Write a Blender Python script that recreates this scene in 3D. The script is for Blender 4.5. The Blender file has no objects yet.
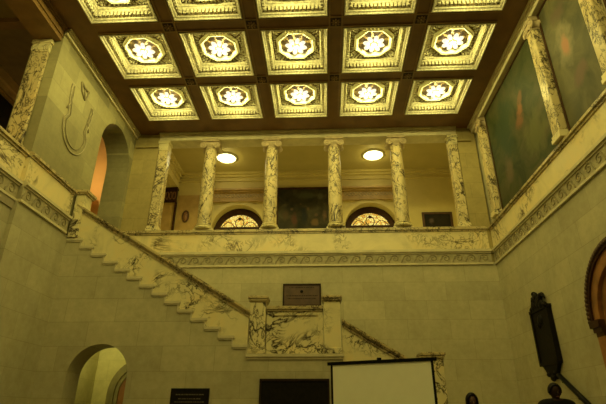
import bpy, math, random
from math import sin, cos, pi, sqrt, radians, atan2
from mathutils import Vector, Matrix
random.seed(7)
SC = bpy.context.scene
COL = SC.collection

# ------------------------------------------------------------------ materials
def nmat(name):
    m = bpy.data.materials.new(name); m.use_nodes = True
    nt = m.node_tree; nt.nodes.clear()
    out = nt.nodes.new('ShaderNodeOutputMaterial')
    b = nt.nodes.new('ShaderNodeBsdfPrincipled')
    nt.links.new(b.outputs[0], out.inputs[0])
    return m, nt, b
def N(nt, t, **kw):
    n = nt.nodes.new(t)
    for k, v in kw.items():
        if k.startswith('i_'):
            n.inputs[k[2:].replace('_', ' ')].default_value = v
        else: setattr(n, k, v)
    return n
def L(nt, a, b): nt.links.new(a, b)
def ramp(nt, fac, stops):
    r = nt.nodes.new('ShaderNodeValToRGB'); e = r.color_ramp.elements
    e[0].position, e[0].color = stops[0][0], (*stops[0][1], 1)
    e[1].position, e[1].color = stops[1][0], (*stops[1][1], 1)
    for p, c in stops[2:]:
        x = e.new(p); x.color = (*c, 1)
    L(nt, fac, r.inputs[0]); return r.outputs[0]
def math_n(nt, op, a, b=None):
    n = nt.nodes.new('ShaderNodeMath'); n.operation = op
    for i, v in enumerate((a, b)):
        if v is None: continue
        if isinstance(v, (int, float)): n.inputs[i].default_value = v
        else: L(nt, v, n.inputs[i])
    return n.outputs[0]
def mix(nt, fac, a, b, blend='MIX'):
    n = nt.nodes.new('ShaderNodeMix'); n.data_type = 'RGBA'; n.blend_type = blend
    for s, v in ((0, fac), (6, a), (7, b)):
        if isinstance(v, (int, float)): n.inputs[s].default_value = v
        elif isinstance(v, tuple): n.inputs[s].default_value = (*v, 1)
        else: L(nt, v, n.inputs[s])
    return n.outputs[2]
def pos(nt): return nt.nodes.new('ShaderNodeNewGeometry').outputs['Position']
def noise(nt, vec, scale, detail=4, rough=.55, dist=0):
    n = N(nt, 'ShaderNodeTexNoise'); n.inputs['Scale'].default_value = scale
    n.inputs['Detail'].default_value = detail; n.inputs['Roughness'].default_value = rough
    n.inputs['Distortion'].default_value = dist
    L(nt, vec, n.inputs['Vector']); return n.outputs['Fac']
def bump(nt, b, h, st, d=.02):
    n = N(nt, 'ShaderNodeBump'); n.inputs['Strength'].default_value = st; n.inputs['Distance'].default_value = d
    L(nt, h, n.inputs['Height']); L(nt, n.outputs[0], b.inputs['Normal'])

def plain(name, col, rough=.6, metal=0, var=.25, scale=6):
    m, nt, b = nmat(name); p = pos(nt)
    f = noise(nt, p, scale)
    lo = tuple(c * (1 - var) for c in col); hi = tuple(min(1, c * (1 + var)) for c in col)
    L(nt, ramp(nt, f, [(.3, lo), (.7, hi)]), b.inputs['Base Color'])
    b.inputs['Roughness'].default_value = rough; b.inputs['Metallic'].default_value = metal
    if max(col) < .05: b.inputs['Specular IOR Level'].default_value = .12
    return m
def emis(name, col, st):
    m, nt, b = nmat(name)
    b.inputs['Base Color'].default_value = (*col, 1)
    b.inputs['Emission Color'].default_value = (*col, 1)
    b.inputs['Emission Strength'].default_value = st
    return m
def stone(name, axis, base=(.42, .385, .255), bw=1.15, bh=.52, con=.10, mortar=.74):
    """ashlar blocks; axis 'x' = wall facing y, 'y' = wall facing x"""
    m, nt, b = nmat(name); p = pos(nt)
    s = N(nt, 'ShaderNodeSeparateXYZ'); L(nt, p, s.inputs[0])
    c = N(nt, 'ShaderNodeCombineXYZ')
    L(nt, s.outputs[0 if axis == 'x' else 1], c.inputs[0]); L(nt, s.outputs[2], c.inputs[1])
    br = N(nt, 'ShaderNodeTexBrick'); br.offset = .5
    for k, v in (('Scale', 1), ('Mortar Size', .006), ('Mortar Smooth', .3), ('Bias', 0), ('Brick Width', bw), ('Row Height', bh)):
        br.inputs[k].default_value = v
    br.inputs['Color1'].default_value = (1 - con, 1 - con, 1 - con * 1.1, 1)
    br.inputs['Color2'].default_value = (1 + con * .6, 1 + con * .6, 1 + con * .4, 1)
    br.inputs['Mortar'].default_value = (mortar, mortar, mortar, 1)
    L(nt, c.outputs[0], br.inputs['Vector'])
    f = noise(nt, p, 1.3, 6, .62)
    col = ramp(nt, f, [(.25, tuple(x * .8 for x in base)), (.75, tuple(x * 1.14 for x in base))])
    f2 = noise(nt, p, 6, 6, .72)
    col2 = mix(nt, .34, col, ramp(nt, f2, [(.3, tuple(x * .62 for x in base)), (.7, tuple(x * 1.25 for x in base))]))
    L(nt, mix(nt, 1.0, col2, br.outputs['Color'], 'MULTIPLY'), b.inputs['Base Color'])
    b.inputs['Roughness'].default_value = .62
    b.inputs['Specular IOR Level'].default_value = .25
    bump(nt, b, math_n(nt, 'ADD', math_n(nt, 'MULTIPLY', br.outputs['Fac'], -1.0), math_n(nt, 'MULTIPLY', f2, .4)), .25, .01)
    return m
def marble(name, base=(.72, .64, .38), vein=(.035, .022, .018), scale=1.0, amount=.5, stretch=(1, 1, 1)):
    m, nt, b = nmat(name); p = pos(nt)
    mp = N(nt, 'ShaderNodeMapping'); mp.inputs['Scale'].default_value = stretch; L(nt, p, mp.inputs[0]); p = mp.outputs[0]
    w = noise(nt, p, 1.1 * scale, 6, .65, 1.2)
    tone = ramp(nt, w, [(.2, tuple(x * .72 for x in base)), (.5, base), (.8, (base[0] * 1.1, base[1] * .98, base[2] * .8))])
    v1 = noise(nt, p, .85 * scale, 5, .62, 1.4)
    d1 = math_n(nt, 'ABSOLUTE', math_n(nt, 'SUBTRACT', v1, .5))
    l1 = ramp(nt, d1, [(.004, (1, 1, 1)), (.026, (0, 0, 0))])
    v2 = noise(nt, p, 2.1 * scale, 5, .62, 1.8)
    d2 = math_n(nt, 'ABSOLUTE', math_n(nt, 'SUBTRACT', v2, .5))
    l2 = ramp(nt, d2, [(.003, (.9, .9, .9)), (.03, (0, 0, 0))])
    patch = ramp(nt, noise(nt, p, .9 * scale, 3, .5, .4), [(1 - amount - .06, (0, 0, 0)), (1 - amount + .04, (1, 1, 1))])
    both = math_n(nt, 'MAXIMUM', l1, l2)
    mask = math_n(nt, 'MULTIPLY', both, patch)
    L(nt, mix(nt, mask, tone, vein), b.inputs['Base Color'])
    b.inputs['Roughness'].default_value = .3
    b.inputs['Specular IOR Level'].default_value = .35
    return m
def picture(name, stops, spots, scale=1.5, rough=.55):
    """oil painting: cloudy colour field plus soft figure patches at places (x,y,z,radius,stretch_z,colour)"""
    m, nt, b = nmat(name); p = pos(nt)
    f = noise(nt, p, scale, 7, .62, .8)
    col = ramp(nt, f, stops)
    warp = noise(nt, p, 3.2, 4, .6)
    for (x, y, z, r, sz, c) in spots:
        sub = N(nt, 'ShaderNodeVectorMath', operation='SUBTRACT'); L(nt, p, sub.inputs[0]); sub.inputs[1].default_value = (x, y, z)
        sc = N(nt, 'ShaderNodeVectorMath', operation='MULTIPLY'); L(nt, sub.outputs[0], sc.inputs[0]); sc.inputs[1].default_value = (1 / r, 1 / r, 1 / (r * sz))
        ln = N(nt, 'ShaderNodeVectorMath', operation='LENGTH'); L(nt, sc.outputs[0], ln.inputs[0])
        d = math_n(nt, 'ADD', ln.outputs['Value'], math_n(nt, 'MULTIPLY', math_n(nt, 'SUBTRACT', warp, .5), 1.6))
        k = ramp(nt, d, [(.45, (.85, .85, .85)), (1.0, (0, 0, 0))])
        col = mix(nt, k, col, c)
    L(nt, col, b.inputs['Base Color']); b.inputs['Roughness'].default_value = rough
    b.inputs['Specular IOR Level'].default_value = .2
    return m

M = {}
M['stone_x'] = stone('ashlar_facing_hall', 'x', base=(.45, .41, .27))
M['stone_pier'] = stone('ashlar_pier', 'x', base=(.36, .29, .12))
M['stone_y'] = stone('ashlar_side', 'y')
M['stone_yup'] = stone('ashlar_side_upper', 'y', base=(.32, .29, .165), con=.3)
M['stone_plain'] = plain('dressed_stone', (.56, .50, .33), .6, var=.14, scale=4)
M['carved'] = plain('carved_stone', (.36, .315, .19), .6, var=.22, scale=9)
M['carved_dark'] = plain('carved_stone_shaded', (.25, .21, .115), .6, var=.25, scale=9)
M['marble'] = marble('veined_marble', amount=.56, scale=1.0)
M['marble_soft'] = marble('veined_marble_soft', amount=.5, scale=1.1)
M['marble_parapet'] = marble('veined_marble_parapet', base=(.7, .6, .34), vein=(.09, .06, .025), amount=.46, scale=.85)
M['marble_col'] = marble('veined_marble_column', base=(.58, .48, .26), vein=(.03, .018, .012), scale=1.5, amount=.62, stretch=(1, 1, .7))
M['marble_rail'] = marble('veined_marble_rail', base=(.5, .41, .22), vein=(.04, .024, .018), scale=1.8, amount=.55)
M['capital'] = plain('capital_stone', (.44, .35, .21), .6, var=.2, scale=10)
M['beam'] = plain('brown_ceiling', (.145, .07, .016), .55, var=.2, scale=3)
M['beam_edge'] = plain('brown_ceiling_edge', (.19, .105, .03), .5, var=.2, scale=3)
M['rosette'] = plain('dark_rosette', (.03, .017, .008), .5)
M['gilt'] = plain('gilt_plaster', (.6, .565, .43), .5, var=.35, scale=20)
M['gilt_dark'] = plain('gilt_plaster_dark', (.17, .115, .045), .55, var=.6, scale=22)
M['passage_frame'] = plain('moulded_frame', (.2, .17, .06), .6, var=.2, scale=5)
M['cream'] = plain('cream_plaster', (.88, .87, .7), .5, var=.08)
M['well'] = plain('recess_shade', (.002, .003, .0005), .95)  # near-black: shade behind the flower light put into the plate's colour
M['brown_wood'] = plain('brown_wood', (.22, .10, .035), .45, var=.3, scale=5)
M['orange_wood'] = plain('orange_wood', (.25, .105, .03), .42, var=.3, scale=5)
M['dark_wood'] = plain('dark_wood', (.045, .02, .01), .4, var=.3, scale=6)
M['bronze'] = plain('dark_bronze', (.008, .006, .004), .55, 0, var=.4, scale=12)
M['bronze_brown'] = plain('brown_bronze', (.075, .036, .018), .5, 0, var=.25, scale=7)
M['bronze_edge'] = plain('bronze_edge', (.025, .014, .009), .5, 0)
M['black'] = plain('black_metal', (.006, .006, .006), .4)
M['letter'] = plain('pale_lettering', (.10, .085, .055), .5)
M['screen'] = plain('screen_fabric', (.88, .87, .74), .85, var=.02)
M['loggia'] = plain('yellow_plaster', (.58, .48, .2), .7, var=.07, scale=2)
M['loggia_ceiling'] = plain('ceiling_plaster', (.45, .37, .15), .7, var=.05, scale=2)
M['ochre'] = plain('ochre_panel', (.42, .28, .10), .6, var=.15, scale=4)
M['orange_wall'] = plain('orange_plaster', (.8, .52, .2), .7, var=.06, scale=2)
M['gallery'] = plain('brown_gallery', (.17, .115, .03), .6, var=.2, scale=2)
M['passage'] = stone('passage_blocks', 'x', base=(.6, .55, .25), con=.06, mortar=.8)
M['floor'] = stone('stone_paving', 'x', base=(.3, .26, .18))
M['bulb'] = emis('lit_bulb', (1, .93, .68), 1.1)
M['bulb'].node_tree.nodes['Principled BSDF'].inputs['Base Color'].default_value = (.2, .18, .12, 1)
M['lamp_disc'] = emis('lit_ceiling_disc', (1, .95, .62), 6)
M['gold'] = plain('gold_frame', (.5, .33, .1), .35, .6, var=.3, scale=20)
M['skin_dark'] = plain('skin_brown', (.03, .016, .01), .5, var=.1)
M['skin_mid'] = plain('skin_tan', (.10, .05, .035), .5, var=.1)
M['hair'] = plain('black_hair', (.006, .004, .003), .45)
M['suit'] = plain('black_suit', (.008, .008, .009), .8)
M['shirt'] = plain('pale_shirt', (.5, .48, .42), .8)
M['dress'] = plain('dark_dress', (.02, .012, .016), .8)
M['eye'] = plain('eye_white', (.5, .48, .42), .4, var=.02)
M['lip'] = plain('lips', (.12, .04, .03), .5)

def lunette_mat():
    m, nt, b = nmat('lit_leaded_glass'); p = pos(nt)
    v = N(nt, 'ShaderNodeTexVoronoi', feature='DISTANCE_TO_EDGE'); v.inputs['Scale'].default_value = 11; L(nt, p, v.inputs['Vector'])
    v2 = N(nt, 'ShaderNodeTexVoronoi'); v2.inputs['Scale'].default_value = 11; L(nt, p, v2.inputs['Vector'])
    s = N(nt, 'ShaderNodeSeparateColor'); L(nt, v2.outputs['Color'], s.inputs[0])
    col = ramp(nt, s.outputs[0], [(.0, (.62, .30, .03)), (.5, (.9, .66, .14)), (1, (1, .85, .32))])
    edge = ramp(nt, v.outputs['Distance'], [(.0, (.1, .07, .02)), (.13, (1, 1, 1))])
    c = mix(nt, 1, col, edge, 'MULTIPLY')
    L(nt, c, b.inputs['Base Color']); L(nt, c, b.inputs['Emission Color']); b.inputs['Emission Strength'].default_value = .7
    b.inputs['Roughness'].default_value = .3
    return m
M['lunette'] = lunette_mat()

# ------------------------------------------------------------------ mesh helpers
ORG = {}
class MB:
    def __init__(s): s.v = []; s.f = []
    def quad(s, *pts):
        n = len(s.v); s.v += [tuple(p) for p in pts]; s.f.append(tuple(range(n, n + len(pts)))); return s
    def box(s, x0, x1, y0, y1, z0, z1):
        n = len(s.v)
        s.v += [(x, y, z) for z in (z0, z1) for y in (y0, y1) for x in (x0, x1)]
        for q in ((0, 2, 3, 1), (4, 5, 7, 6), (0, 1, 5, 4), (2, 6, 7, 3), (0, 4, 6, 2), (1, 3, 7, 5)):
            s.f.append(tuple(n + i for i in q))
        return s
    def prism(s, poly, d0, d1, fn):
        """poly = [(a,b)], fn(a,b,d) -> world"""
        n = len(s.v); k = len(poly)
        s.v += [fn(a, b, d0) for a, b in poly] + [fn(a, b, d1) for a, b in poly]
        s.f.append(tuple(range(n + k - 1, n - 1, -1))); s.f.append(tuple(range(n + k, n + 2 * k)))
        for i in range(k):
            j = (i + 1) % k; s.f.append((n + i, n + j, n + k + j, n + k + i))
        return s
    def tube(s, path, r, n=8, closed=False, sc=None):
        P = [Vector(p) for p in path]; m = len(P); b0 = len(s.v); up = None
        for i in range(m):
            a = P[i - 1] if (i or closed) else P[i]; c = P[(i + 1) % m] if (i < m - 1 or closed) else P[i]
            t = (c - a)
            if t.length < 1e-9: t = Vector((0, 0, 1))
            t.normalize()
            if up is None:
                up = Vector((0, 0, 1)) if abs(t.z) < .9 else Vector((1, 0, 0))
            u = up - t * up.dot(t)
            if u.length < 1e-6: u = t.orthogonal()
            u.normalize(); up = u; w = t.cross(u)
            rr = r[i] if isinstance(r, (list, tuple)) else r
            for k in range(n):
                an = 2 * pi * k / n
                s.v.append(tuple(P[i] + (u * cos(an) + w * sin(an)) * rr))
        for i in range(m if closed else m - 1):
            i2 = (i + 1) % m
            for k in range(n):
                k2 = (k + 1) % n
                s.f.append((b0 + i * n + k, b0 + i * n + k2, b0 + i2 * n + k2, b0 + i2 * n + k))
        if not closed:
            s.f.append(tuple(b0 + k for k in range(n - 1, -1, -1)))
            s.f.append(tuple(b0 + (m - 1) * n + k for k in range(n)))
        return s
    def lathe(s, prof, c, n=24, fn=None, a0=0, a1=2 * pi, rot=0):
        """prof = [(r,h)]; default axis z"""
        full = abs(a1 - a0 - 2 * pi) < 1e-6; cnt = n if full else n + 1; b0 = len(s.v); m = len(prof)
        for i in range(cnt):
            a = a0 + (a1 - a0) * i / n + rot
            for r, h in prof:
                p = (r * cos(a), r * sin(a), h)
                if fn: p = fn(*p)
                s.v.append((p[0] + c[0], p[1] + c[1], p[2] + c[2]))
        for i in range(n):
            i2 = (i + 1) % cnt
            for k in range(m - 1):
                s.f.append((b0 + i * m + k, b0 + i2 * m + k, b0 + i2 * m + k + 1, b0 + i * m + k + 1))
        return s
    def ball(s, c, r, n=10, m=6, rotz=0):
        if not isinstance(r, (tuple, list)): r = (r, r, r)
        pr = [(max(1e-4, sin(pi * i / m)), -cos(pi * i / m)) for i in range(m + 1)]
        cz, sz = cos(rotz), sin(rotz)
        return s.lathe(pr, c, n, fn=lambda x, y, z: (cz * x * r[0] - sz * y * r[1], sz * x * r[0] + cz * y * r[1], z * r[2]))
    def build(s, name, mat, parent=None, smooth=False, bevel=0):
        o = (0, 0, 0)
        if parent is not None: o = ORG[parent.name]
        me = bpy.data.meshes.new(name)
        me.from_pydata([(v[0] - o[0], v[1] - o[1], v[2] - o[2]) for v in s.v], [], s.f)
        me.validate(); me.update()
        if smooth:
            for p in me.polygons: p.use_smooth = True
        me.materials.append(mat)
        ob = bpy.data.objects.new(name, me); COL.objects.link(ob)
        if parent is not None: ob.parent = parent
        ORG[ob.name] = o
        if bevel:
            b = ob.modifiers.new('edge', 'BEVEL'); b.width = bevel; b.segments = 2; b.limit_method = 'ANGLE'
        return ob
def thing(name, label, cat, loc=(0, 0, 0), group=None):
    e = bpy.data.objects.new(name, None); COL.objects.link(e); e.location = loc; e.empty_display_size = .1
    e['label'] = label; e['category'] = cat; e['kind'] = 'thing'
    if group: e['group'] = group
    ORG[e.name] = tuple(loc); return e
def tag(o, label, cat, group=None):
    o['label'] = label; o['category'] = cat; o['kind'] = 'thing'
    if group: o['group'] = group
    return o
def struct(o): o['kind'] = 'structure'; return o
def dup(root, loc, label, group=None):
    r = root.copy(); COL.objects.link(r); r.location = loc; r['label'] = label
    if group: r['group'] = group
    ORG[r.name] = tuple(loc)
    def rec(src, dst):
        for ch in list(src.children):
            c = ch.copy(); COL.objects.link(c); c.parent = dst
            rec(ch, c)
    rec(root, r); return r
def fx(a, b, d): return (a, d, b)       # a along x, b up, d = y
def fy(a, b, d): return (d, a, b)       # a along y, b up, d = x

HX = 5.53; YB = 13.0; YS = 10.3; ZC = 9.8
YN = -3.0                                # near end of the modelled hall
P = 2.018; CY = 9.335; OH = .818          # coffer module, middle row, opening half width
RAILZ = 6.33

def arch_wall(mb, fn, a0, a1, zb, zt, d0, d1, ca, r, zs, n=20, zo=None):
    """a wall slab with one round-headed opening down to zo (default zb)"""
    arc = [(ca - r * cos(pi * i / n), zs + r * sin(pi * i / n)) for i in range(n + 1)]
    for d in (d0, d1):
        mb.quad(fn(a0, zb, d), fn(ca - r, zb, d), fn(ca - r, zt, d), fn(a0, zt, d))
        mb.quad(fn(ca + r, zb, d), fn(a1, zb, d), fn(a1, zt, d), fn(ca + r, zt, d))
        for (x0, z0), (x1, z1) in zip(arc, arc[1:]):
            mb.quad(fn(x0, z0, d), fn(x1, z1, d), fn(x1, zt, d), fn(x0, zt, d))
        if zo is not None and zo > zb:
            mb.quad(fn(ca - r, zb, d), fn(ca + r, zb, d), fn(ca + r, zo, d), fn(ca - r, zo, d))
    b = zo if zo is not None else zb
    edge = [(ca - r, b)] + arc + [(ca + r, b)]
    for (x0, z0), (x1, z1) in zip(edge, edge[1:]):
        mb.quad(fn(x0, z0, d0), fn(x1, z1, d0), fn(x1, z1, d1), fn(x0, z0, d1))
    for a in (a0, a1): mb.quad(fn(a, zb, d0), fn(a, zb, d1), fn(a, zt, d1), fn(a, zt, d0))
    mb.quad(fn(a0, zt, d0), fn(a1, zt, d0), fn(a1, zt, d1), fn(a0, zt, d1))
    return mb

# ------------------------------------------------------------------ the setting
struct(MB().box(-9.5, 8, YN, 19, -.2, 0).build('floor', M['floor']))
struct(MB().box(-HX, HX, YB, YB + .4, 0, 5.25).build('wall_back', M['stone_x']))
struct(MB().box(-HX - .45, -HX, 8.3, YB + .4, 0, 5.17).box(-HX - .45, -HX - .1, YN, 8.3, 0, 5.17).build('wall_left', M['stone_y']))
struct(MB().box(HX, HX + .5, YN, YB + .4, 0, 5.25).build('wall_right', M['stone_y']))
# upper left wall with the arch that the stair leads to
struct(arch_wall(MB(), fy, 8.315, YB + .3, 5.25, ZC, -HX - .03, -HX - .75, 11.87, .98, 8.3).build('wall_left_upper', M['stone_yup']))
# upper right wall carrying the murals
struct(MB().box(5.61, 6.0, YN, YB + .3, 5.25, ZC).build('wall_right_upper', M['stone_y']))
# stone piers at both ends of the back colonnade
for sx, nm in ((-1, 'wall_back_pier_left'), (1, 'wall_back_pier_right')):
    a, b = (-5.56, -4.75) if sx < 0 else (4.98, 5.56)
    m = MB().box(a, b, YB + .02, YB + .5, 5.25, ZC)
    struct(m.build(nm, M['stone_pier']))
    a2, b2 = (-5.52, -4.75) if sx < 0 else (4.98, 5.4)
    t = MB().box(a2, b2, YB - .04, YB + .03, 9.28, 9.36)
    struct(t.build('trim_%d' % (1 if sx < 0 else 2), M['stone_pier']))

# ceiling: slab, beams and fascia
cb = MB().box(-5.75, 5.75, YN, 13.05, 10.36, 10.6)
xs = [-2.5, -1.5, -.5, .5, 1.5, 2.5]
rows = [-6, -5, -4, -3, -2, -1, 0, 1]
BW = P / 2 - OH
for i in range(-2, 4):
    x = (i - .5) * P
    if i in (-2, 3):
        x0, x1 = (-5.75, -2 * P - OH) if i == -2 else (2 * P + OH, 5.75)
        cb.box(x0, x1, YN, 13.05, ZC, 10.36)
    else: cb.box(x - BW, x + BW, YN, 13.05, ZC, 10.36)
for r in [-6, -5, -4, -3, -2, -1, 0, 1]:
    y = CY + (r + .5) * P
    y1 = 13.05 if r == 1 else y + BW
    cb.box(-2 * P - OH, 2 * P + OH, y - BW, y1, ZC + .001, 10.36)
struct(cb.build('ceiling', M['beam']))
# raised fillets along the beams
fm = MB()
for i in range(-1, 3):
    x = (i - .5) * P
    for s in (-1, 1): fm.box(x + s * .15 - .02, x + s * .15 + .02, YN, 12.1, ZC - .025, ZC)
for r in [-2, -1, 0]:
    y = CY + (r + .5) * P
    for s in (-1, 1): fm.box(-2 * P - OH, 2 * P + OH, y + s * .15 - .02, y + s * .15 + .02, ZC - .026, ZC)
struct(fm.build('trim_3', M['beam_edge']))

# entablatures under the ceiling
def entab(name, fn, a0, a1, d, s, soff, wide=.5, mat='stone_plain'):
    """d: wall-side face, s: sign towards the hall"""
    m = MB()
    pr = [(soff, 0, .0), (soff + .1, .03, 0), (soff + .12, .06, 0)]
    def bar(z0, z1, p):
        lo, hi = sorted((d + s * p, d - s * wide))
        c = [fn(a0, z0, lo), fn(a1, z1, hi)]
        m.box(min(c[0][0], c[1][0]), max(c[0][0], c[1][0]), min(c[0][1], c[1][1]), max(c[0][1], c[1][1]), z0, z1)
    bar(soff, soff + .12, 0); bar(soff + .12, soff + .15, .03); bar(soff + .15, ZC - .09, .015); bar(ZC - .09, ZC - .05, .05); bar(ZC - .05, ZC, .1)
    return struct(m.build(name, M[mat]))
entab('trim_4', fx, -4.75, 4.98, YB, -1, 9.54)
entab('trim_5', fy, YN, YB, 5.46, -1, 9.57, .2)
entab('trim_6', fy, YN, 8.3, -5.6, 1, 9.42, .62, 'beam_edge')
mm = MB()
for z0, z1, p in ((9.62, 9.68, .04), (9.7, 9.74, .07), (9.74, 9.8, .11)): mm.box(-HX - .03, -HX + p, 8.3, YB, z0, z1)
struct(mm.build('trim_7', M['stone_plain']))

# loggia behind the back colonnade
YR = 17.0
lg = MB()
struct(MB().box(-5.6, 7, YB + .05, YR + .3, 10.4, 10.5).build('ceiling_loggia', M['loggia_ceiling']))
struct(MB().box(-6.4, 6.6, YB + .4, YR + 1.0, 5.0, 5.2).build('floor_loggia', M['floor']))
struct(MB().box(-5.5, -5.3, YB + .5, YR, 9.78, 10.4).box(-6.5, -6.3, YB + .5, YR + .3, 5.2, 9.78).box(-6.4, -5.5, YB + .5, YR, 9.74, 9.78).build('wall_loggia_left', M['loggia']))
struct(MB().box(6.4, 6.6, YB + .3, YR + .3, 5.2, 10.4).build('wall_loggia_right', M['loggia']))
AR = 1.03; AC = (-2.74, 2.52); AZ = 7.95
rw = MB()
def part_arch(a0, a1, c): arch_wall(rw, fx, a0, a1, 5.2, 10.4, YR, YR + .45, c, AR, AZ, 24)
part_arch(-6.4, 0, AC[0]); part_arch(0, 6.4, AC[1])
struct(rw.build('wall_loggia_rear', M['loggia']))
ct = MB()
for z0, z1, p in ((10.05, 10.1, .06), (10.1, 10.22, .03), (10.22, 10.3, .12), (10.3, 10.4, .22)):
    ct.box(-5.3, 6.4, YR - p, YR, z0, z1)
    ct.box(-5.3, -5.3 + p, YB + .5, YR, z0, z1)
struct(ct.build('trim_8', M['loggia']))
# left gallery beyond the side opening and the orange-lit corridor behind the arch
struct(MB().box(-9.2, -5.7, YN, 12.9, 10.0, 10.1).box(-9.2, -5.7, 12.9, 15.4, 11.6, 11.7).box(-9.2, -5.7, 12.85, 12.9, 10.0, 11.65).build('ceiling_gallery', M['gallery']))
gb = MB()
for y in (5.0, 6.6, 8.2): gb.box(-8.4, -6.25, y - .12, y + .12, 9.86, 10.0)
struct(gb.build('trim_9', M['beam_edge']))
struct(MB().box(-8.55, -8.35, YN, 15.4, 5.2, 11.6).build('wall_gallery_left', M['gallery']))
struct(MB().box(-8.35, -8.2, YN, 13, 9.72, 10).box(-8.35, -8.28, YN, 13, 9.55, 9.72).build('trim_10', M['ochre']))
struct(MB().box(-8.4, -6.3, 15.0, 15.2, 5.2, 11.6).box(-6.4, -6.36, 13.3, 15.1, 5.2, 11.6).build('wall_gallery_end', M['orange_wall']))
struct(MB().box(-8.4, -5.6, YN, 15.2, 5.0, 5.2).build('floor_gallery', M['floor']))

# under-stair wall with the lower arch
NST = 14; X0 = -5.47; RUN = (-1.03 - X0) / NST; Z0 = 5.09; LZ = 2.43; RISE = (Z0 - LZ) / NST
NL = 6; LX0 = 1.0; LRUN = (2.62 - LX0) / NL; LRISE = .19; PZ = LZ - LRISE * NL
def stair_top(x):
    if x < -1.03: return Z0 - RISE * max(0, math.floor((x - X0) / RUN))
    if x < LX0: return LZ
    return LZ - LRISE * (1 + math.floor((x - LX0) / LRUN))
ACX, ARR, AZS = -4.22, .66, 1.99
bk = sorted(set([-HX, 2.62, LX0, -1.03] + [X0 + RUN * k for k in range(NST)] + [LX0 + LRUN * k for k in range(NL)] + [ACX - ARR * cos(pi * i / 20) for i in range(21)]))
sw = MB()
def arch_z(x):
    d = ARR ** 2 - (x - ACX) ** 2
    return None if abs(x - ACX) > ARR + 1e-6 else AZS + sqrt(max(0, d))
for a, b in zip(bk, bk[1:]):
    if b - a < 1e-5: continue
    zt = stair_top((a + b) / 2) - .05
    za, zb = 0, 0
    if abs((a + b) / 2 - ACX) < ARR: za, zb = arch_z(a) or AZS, arch_z(b) or AZS
    for d in (YS, YS + .6): sw.quad((a, d, za), (b, d, zb), (b, d, zt), (a, d, zt))
    if za: sw.quad((a, YS, za), (b, YS, zb), (b, YS + .6, zb), (a, YS + .6, za))
for s in (-1, 1): sw.quad((ACX + s * ARR, YS, 0), (ACX + s * ARR, YS + .6, 0), (ACX + s * ARR, YS + .6, AZS), (ACX + s * ARR, YS, AZS))
sw.quad((2.62, YS, 0), (2.62, YB, 0), (2.62, YB, PZ - .05), (2.62, YS, PZ - .05))
struct(sw.build('wall_stair', M['stone_x']))
# passage behind the lower arch
struct(MB().box(-HX, -2.2, YB - .05, YB - .003, 0, 3.3).box(-HX + .002, -HX + .05, YS + .6, YB - .05, 0, 3.3).build('wall_passage', M['passage']))
struct(MB().box(-HX, -2.2, YS + .6, YB - .06, 3.3, 3.36).build('ceiling_passage', M['passage']))

# ------------------------------------------------------------------ staircase
st = thing('staircase', 'marble staircase climbing the back of the hall with a solid veined parapet', 'staircase', (0, YS, 0))
def tread(x0, x1, z, y0=YS - .04, y1=YB):
    m = MB().box(x0 - .015, x1 + .03, y0, y1, z - .055, z)
    m.box(x0, x1 + .012, y0 + .015, y1, z - .085, z - .055)
    m.box(x1 - .03, x1, y0 + .02, y1, z - RISE - .02, z - .06)
    return m
for k in range(NST):
    tread(X0 + RUN * k - (.05 if k == 0 else 0), X0 + RUN * (k + 1), Z0 - RISE * k).build('step', M['stone_plain'], st)
m = MB().box(-1.05, 1.02, YS - .06, YB, LZ - .06, LZ).box(-1.03, 1.0, YS - .03, YB, LZ - .11, LZ - .06)
m.build('landing', M['stone_plain'], st)
for k in range(NL - 1):
    tread(LX0 + LRUN * k, LX0 + LRUN * (k + 1), LZ - LRISE * (k + 1)).build('step', M['stone_plain'], st)
MB().box(2.6, HX - .003, YS + .02, YB, PZ - .2, PZ).box(2.7, HX - .003, YS + .05, YB, 0, PZ - .2).build('lower_landing', M['stone_plain'], st)
for k in range(6):
    y1 = YS + .02 - .3 * k; z = PZ - .185 * (k + 1)
    MB().box(3.12, HX - .16, y1 - .32, y1, 0, z).build('step', M['stone_plain'], st)
# sloped parapets
RA, RB = (-5.42, 5.94), (-1.0, 3.285)
def rail_z(x): return RA[1] + (RB[1] - RA[1]) * (x - RA[0]) / (RB[0] - RA[0])
pp = MB(); YP0, YP1 = YS, YS + .2
for k in range(NST):
    a, b = X0 + RUN * k, X0 + RUN * (k + 1)
    if k == 0: a = -5.4
    z = Z0 - RISE * k
    pp.prism([(a, z), (b, z), (b, rail_z(b) - .08), (a, rail_z(a) - .08)], YP0, YP1, fx)
pp.build('parapet', M['marble_soft'], st)
def slope_rail(x0, z0, x1, z1):
    m = MB()
    for (h0, h1, e) in ((-.1, -.07, .03), (-.07, -.035, .008), (-.035, .0, .05), (.0, .04, .08), (.04, .06, .05)):
        m.prism([(x0, z0 + h0), (x1, z1 + h0), (x1, z1 + h1), (x0, z0 + h1)], YP0 - e, YP1 + e, fx)
    return m
slope_rail(RA[0], RA[1], RB[0], RB[1]).build('handrail', M['marble_rail'], st)
LA, LB = (1.0, 3.09), (2.62, 2.12)
lz = lambda x: LA[1] + (LB[1] - LA[1]) * (x - LA[0]) / (LB[0] - LA[0])
pp = MB()
for k in range(NL):
    a, b = LX0 + LRUN * k, LX0 + LRUN * (k + 1); z = LZ - LRISE * (k + 1)
    pp.prism([(a, z), (b, z), (b, lz(b) - .08), (a, lz(a) - .08)], YP0, YP1, fx)
pp.build('parapet', M['marble_soft'], st)
slope_rail(LA[0], LA[1], LB[0], LB[1]).build('handrail', M['marble_rail'], st)
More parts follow.
